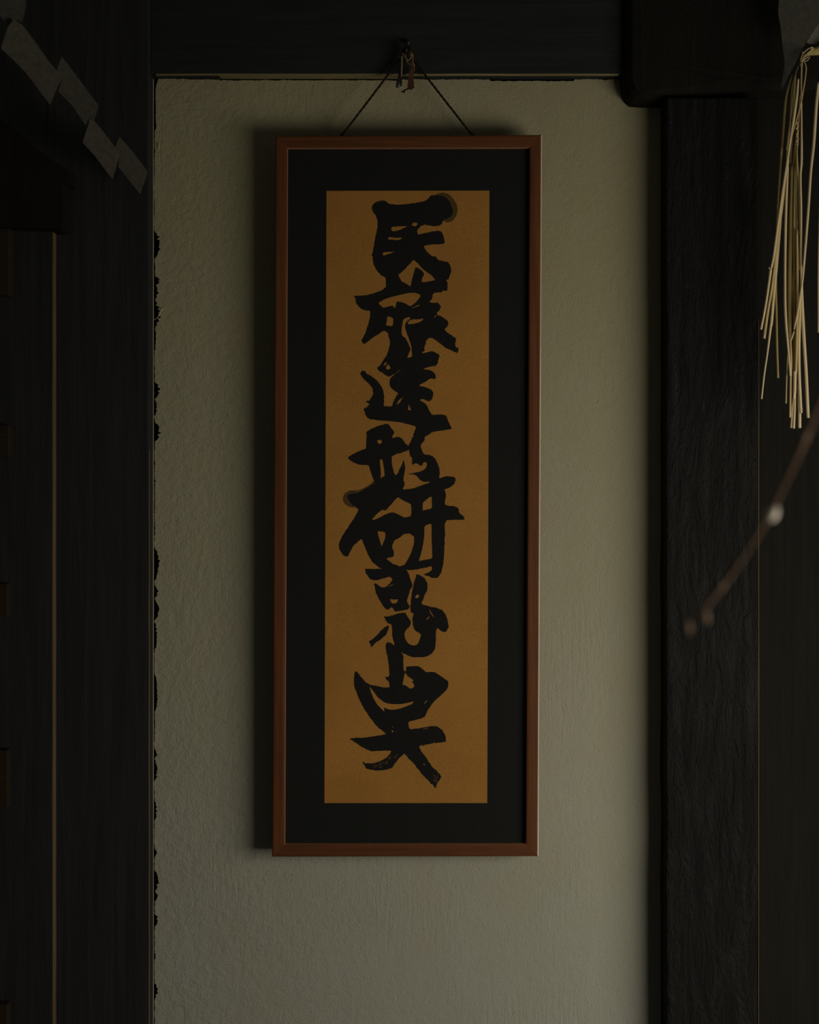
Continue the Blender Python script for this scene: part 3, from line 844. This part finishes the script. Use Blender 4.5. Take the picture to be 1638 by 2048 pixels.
# twisted rope end, running off to the right
bm = bmesh.new()
kk = S * (D + TD) / D
axis = [Vector(p) for p in spline([(1614, 107, 3.2), (1626, 103.5, 6.2), (1640, 101, 7.6), (1680, 97, 10), (1740, 95, 12), (1820, 97, 13), (2000, 110, 13), (2230, 100, 12)], 10)]
for ph in range(9):
    pts, rad = [], []
    for i, a in enumerate(axis):
        an = ph * 2 * math.pi / 9 + i * 0.09
        p = at(a[0], a[1], TD)
        rr = a[2] * kk * 0.78
        pts.append(p + Vector((0.15 * math.cos(an), math.sin(an), math.cos(an))) * rr)
        rad.append(a[2] * kk * 0.42)
    tube(bm, pts, rad, 7)
tag(bm_obj('rope', bm, M['straw_d'], orn, True), 'twisted straw rope end')
Q = crop(1530, 0, 108 * 1638 / 1382)
bind = [([(1235, 1235), (1180, 1225), (1120, 1240), (1040, 1300), (980, 1370)], 0.9), ([(1250, 1250), (1170, 1290), (1080, 1360), (1000, 1430), (960, 1500), (940, 1560)], 1.1),
        ([(1200, 1250), (1150, 1330), (1080, 1400), (1010, 1470), (955, 1560)], 1.0), ([(1170, 1290), (1130, 1390), (1090, 1460), (1020, 1520), (965, 1580)], 1.0),
        ([(1150, 1450), (1110, 1520), (1060, 1560), (1000, 1590)], 0.7), ([(970, 1320), (955, 1400), (920, 1500), (905, 1590)], 0.9), ([(990, 1410), (985, 1460), (950, 1540), (930, 1620)], 0.9),
        ([(1225, 1225), (1250, 1240), (1235, 1260), (1190, 1260), (1160, 1230), (1190, 1210), (1230, 1218)], 1.2)]
for i, (pts, r) in enumerate(bind):
    px_tube('binding_straw', [tuple(list(q) + [-0.006 - 0.001 * (i % 3)]) for q in Q(pts)], TD, r, M['straw_b' if i % 2 else 'straw_a'], orn, 7)
px_tube('knot', [tuple(list(q) + [-0.004]) for q in Q([(950, 1540), (930, 1590), (915, 1640), (905, 1690)])], TD, [2.2, 2.8, 2.6, 1.4], M['straw_d'], orn, 10)

STRAWS = [  # material, depth offset, radius, path
    ('a', -.010, [1.5, 1.5, 1.5, 1.7, 2.4, 2.0, 2.2, 2.4, 2.6], [(1604, 124), (1603, 145), (1602.5, 185), (1603, 250), (1603, 320), (1601, 353), (1602, 411), (1602, 460), (1601, 540)]),
    ('a', -.006, [2.4, 3.0, 3.3, 3.3, 3.3, 3.2], [(1602, 530), (1604, 600), (1608, 680), (1612, 745), (1614.5, 800), (1616.2, 836)]),
    ('b', -.014, [0.8, 1.2, 1.2, 1.2, 1.2, 1.0], [(1608, 124), (1612, 133), (1611, 152), (1606, 184), (1600, 215), (1583, 275)]),
    ('a', -.012, [1.8, 2.4, 2.9, 2.8, 2.4, 2.6, 2.8, 2.6, 2.4, 2.3], [(1596.5, 158), (1594, 190), (1590, 219), (1586, 246), (1580, 285), (1574, 326), (1567, 372), (1557, 441), (1547, 514), (1541, 540)]),
    ('a', -.012, [2.8, 2.4, 2.3, 2.3], [(1541.5, 537), (1534.5, 589), (1528, 628), (1521.8, 659)]),
    ('b', -.009, [1.6, 2.4, 2.6, 2.7, 2.8, 2.9], [(1577, 320), (1566, 400), (1558, 460), (1545, 567), (1536, 620), (1528, 677)]),
    ('a', -.006, [1.8, 2.6, 2.8, 3.0, 2.2], [(1562, 440), (1554, 524), (1548, 585), (1543, 643), (1541.5, 652)]),
    ('a', -.006, [2.6, 1.9, 1.8, 1.7], [(1541.8, 649), (1534.5, 707), (1528, 752), (1523, 798)]),
    ('d', -.002, [2.0, 2.2, 2.3, 2.3, 2.1], [(1560, 420), (1552, 545), (1553, 632), (1554, 696), (1556, 756)]),
    ('a', -.013, [1.8, 2.2, 2.4, 2.4, 2.6, 2.2, 2.2], [(1576, 330), (1573, 392), (1571, 460), (1570, 560), (1571, 632), (1577, 705), (1580.8, 752)]),
    ('c', .000, [3.4, 4.2, 4.4, 4.2, 3.6], [(1584, 330), (1581, 460), (1579, 567), (1579, 653), (1580, 684)]),
    ('b', -.008, [2.0, 2.3, 2.2, 2.3], [(1580.5, 676), (1582, 718), (1581, 765), (1580, 835)]),
    ('a', -.004, [1.5, 1.6, 1.6], [(1577, 690), (1574, 740), (1572, 807)]),
    ('c', -.004, [2.0, 3.0, 3.2, 3.4, 3.6], [(1590, 330), (1588, 460), (1590, 560), (1590, 660), (1588, 742)]),
    ('a', -.009, [3.4, 3.4, 3.2, 2.0], [(1590, 742), (1589.5, 765), (1589, 785), (1588, 797)]),
    ('a', -.008, [1.8, 2.4, 2.5], [(1588, 792), (1585, 820), (1582.2, 856)]),
    ('a', -.009, [2.0, 2.4, 2.5], [(1590, 790), (1589, 820), (1587.3, 857)]),
    ('b', -.010, [2.0, 2.6, 2.6, 2.6], [(1594, 460), (1595, 589), (1593.5, 675), (1591.4, 746)]),
    ('a', -.006, [2.6, 3.0, 3.0, 3.2, 3.0], [(1601, 590), (1598, 675), (1598, 735), (1600, 790), (1602, 826)]),
    ('a', -.004, [2.8, 3.4, 3.4, 3.4], [(1597.5, 770), (1598.5, 810), (1599, 830), (1599, 856)]),
    ('a', -.016, [2.6, 3.2, 3.0, 2.6, 2.6, 2.3, 2.1, 2.0, 1.2], [(1637, 165), (1632, 216), (1627.5, 285), (1621.5, 343), (1617, 411), (1609, 514), (1604, 567), (1596, 620), (1588, 659)]),
    ('a', -.015, [1.2, 1.3, 0.8], [(1588, 663), (1585, 672), (1582.5, 682)]),
    ('b', -.010, [1.8, 2.0, 2.0], [(1640, 400), (1637, 524), (1637, 665)]),
    ('c', .004, [1.2, 2.4, 3.0, 3.0, 2.8, 2.4, 2.0], [(1584, 150), (1573, 190), (1569, 226), (1565, 280), (1561, 320), (1556, 392), (1551, 460)]),
    ('c', -.002, [0.9, 1.3, 1.5, 1.5, 1.5], [(1597, 130), (1585, 170), (1582, 200), (1579, 245), (1573, 300)]),
    ('c', .002, [1.2, 1.8, 2.0, 2.0, 2.2], [(1600, 190), (1596, 245), (1588, 314), (1585.5, 372), (1586.5, 470)]),
    ('b', -.008, [1.0, 1.6, 1.8, 2.0], [(1594, 300), (1595, 333), (1598, 372), (1600, 470)]),
    ('c', .003, [2.0, 2.6, 2.8], [(1600, 200), (1592, 330), (1593, 500)]),
    ('c', .006, [2.0, 2.6, 2.8, 2.4], [(1590, 160), (1582, 300), (1575, 440), (1574, 600)]),
    ('d', .001, [1.6, 2.0, 2.2], [(1591, 150), (1580, 240), (1571, 350)]),
    ('c', .004, [2.2, 2.6, 2.6], [(1594, 440), (1584, 580), (1586, 720)]),
    ('b', -.011, [0.8, 1.2, 0.9], [(1593, 240), (1596, 275), (1594, 305)]),
]
for i, (mk, dd, rad, path) in enumerate(STRAWS):
    px_tube('straw', [(p[0], p[1], dd + 0.0008 * math.sin(i * 2.1 + j)) for j, p in enumerate(path)], TD, rad, M['straw_' + mk], orn, 9, 6)
# little seed ear among the straws and a torn sheath
bm = bmesh.new()
for i in range(9):
    q = (1594.5 + 1.3 * math.sin(i * 2.4), 246 + i * 5.2)
    bmesh.ops.create_uvsphere(bm, u_segments=8, v_segments=6, radius=0.0014, matrix=Matrix.Translation(at(q[0], q[1], TD - 0.012)) @ Matrix.Rotation(0.4 * (-1) ** i, 4, 'Y') @ Matrix.Scale(1.9, 4, (0, 0, 1)))
tag(bm_obj('seed_ear', bm, M['straw_b'], orn, True), 'small seed ear')
px_tube('sheath', [(1599.5, 829, -.012), (1602.5, 824, -.014), (1605, 818, -.015)], TD, [1.0, 0.8, 0.4], M['straw_a'], orn)
px_tube('sheath', [(1539, 538, -.014), (1538.2, 536.5, -.015), (1537.5, 534, -.015)], TD, [0.9, 0.7, 0.4], M['straw_a'], orn)

# grey folded paper hanging beside the rope
gp = empty('paper_pendant', at(1600, 150, -0.12), 'grey folded paper pendant coming to a point beside the straw rope', 'pendant')
pa = Q([(380, -260), (330, 300), (400, 700), (440, 1100), (480, 1400), (510, 1600), (470, 1850), (415, 2200), (440, 2290), (600, 1950), (760, 1650), (900, 1360), (1050, 1080), (1240, 780), (1420, 560), (1420, -260)])
slab('paper_panel', [subdiv_loop(pa, 6, 0.1)], lambda a, b: at(a, b, -0.115 - (a - 1560) * 0.00054 + 0.00020 * (b - 90)), lambda a, b: at(a, b, -0.115 - (a - 1560) * 0.00054 + 0.00020 * (b - 90)) + Vector((0, 0.0004, 0.0001)), M['grey_paper'], gp)
pb = Q([(1060, 1090), (1200, 860), (1330, 660), (1420, 520), (1900, 420), (1900, 1120), (1420, 1130), (1180, 1140)])
slab('paper_panel', [subdiv_loop(pb, 6, 0.08)], lambda a, b: at(a, b, -0.140 + (a - 1612) * 0.0005), lambda a, b: at(a, b, -0.140 + (a - 1612) * 0.0005) + Vector((0, 0.0004, 0.0001)), M['grey_paper'], gp)

# ------------------------------------------------------------------ budding branch close to the camera (out of focus)
BD = -1.24
br_o = empty('budding_branch', at(1660, 770, BD), 'blurred brown budding twig crossing the hewn post, one bud pale', 'branch')
px_tube('twig', [(2050, -60, -.10), (1790, 470, -.05), (1700, 660, -.03), (1655, 770, -.01), (1638, 812), (1612, 872), (1590, 925), (1566, 975), (1545, 1018), (1518, 1066), (1482, 1122), (1442, 1175), (1412, 1213), (1388, 1240)],
        BD, [10, 8, 6.5, 5.5, 5, 7, 4.6, 4.2, 5.4, 4.0, 4.2, 5.4, 4.0, 3.0], M['twig'], br_o, 10, 5)


def bud(name, cx, cy, rx, rz, ang, mat, dd=0.0, label=None):
    k = S * (D + BD) / D
    bm = bmesh.new()
    bmesh.ops.create_uvsphere(bm, u_segments=16, v_segments=12, radius=1.0)
    for v in bm.verts:
        t = (v.co.z + 1) / 2
        f = 1.0 - 0.55 * t ** 2.2
        v.co = Vector((v.co.x * rx * f * k, v.co.y * rx * f * k, v.co.z * rz * k))
    bmesh.ops.transform(bm, matrix=Matrix.Translation(at(cx, cy, BD + dd)) @ Matrix.Rotation(ang, 4, 'Y'), verts=bm.verts)
    o = bm_obj(name, bm, mat, br_o, True)
    if label: o['label'] = label
    return o


bud('bud', 1545, 1027, 14, 18, math.radians(35), M['bud'], -0.012, 'pale silky bud')
bud('bud', 1411, 1234, 9, 16, math.radians(160), M['bud_brown'], -0.006, 'brown bud')
bud('bud', 1377, 1254, 8, 15, math.radians(165), M['bud_brown'], 0.0, 'brown bud at the tip')
bud('bud', 1441, 1176, 8, 11, math.radians(215), M['bud_brown'], -0.004, 'small brown bud')
bud('bud', 1611, 873, 9, 12, math.radians(30), M['bud_brown'], -0.004, 'small brown bud')
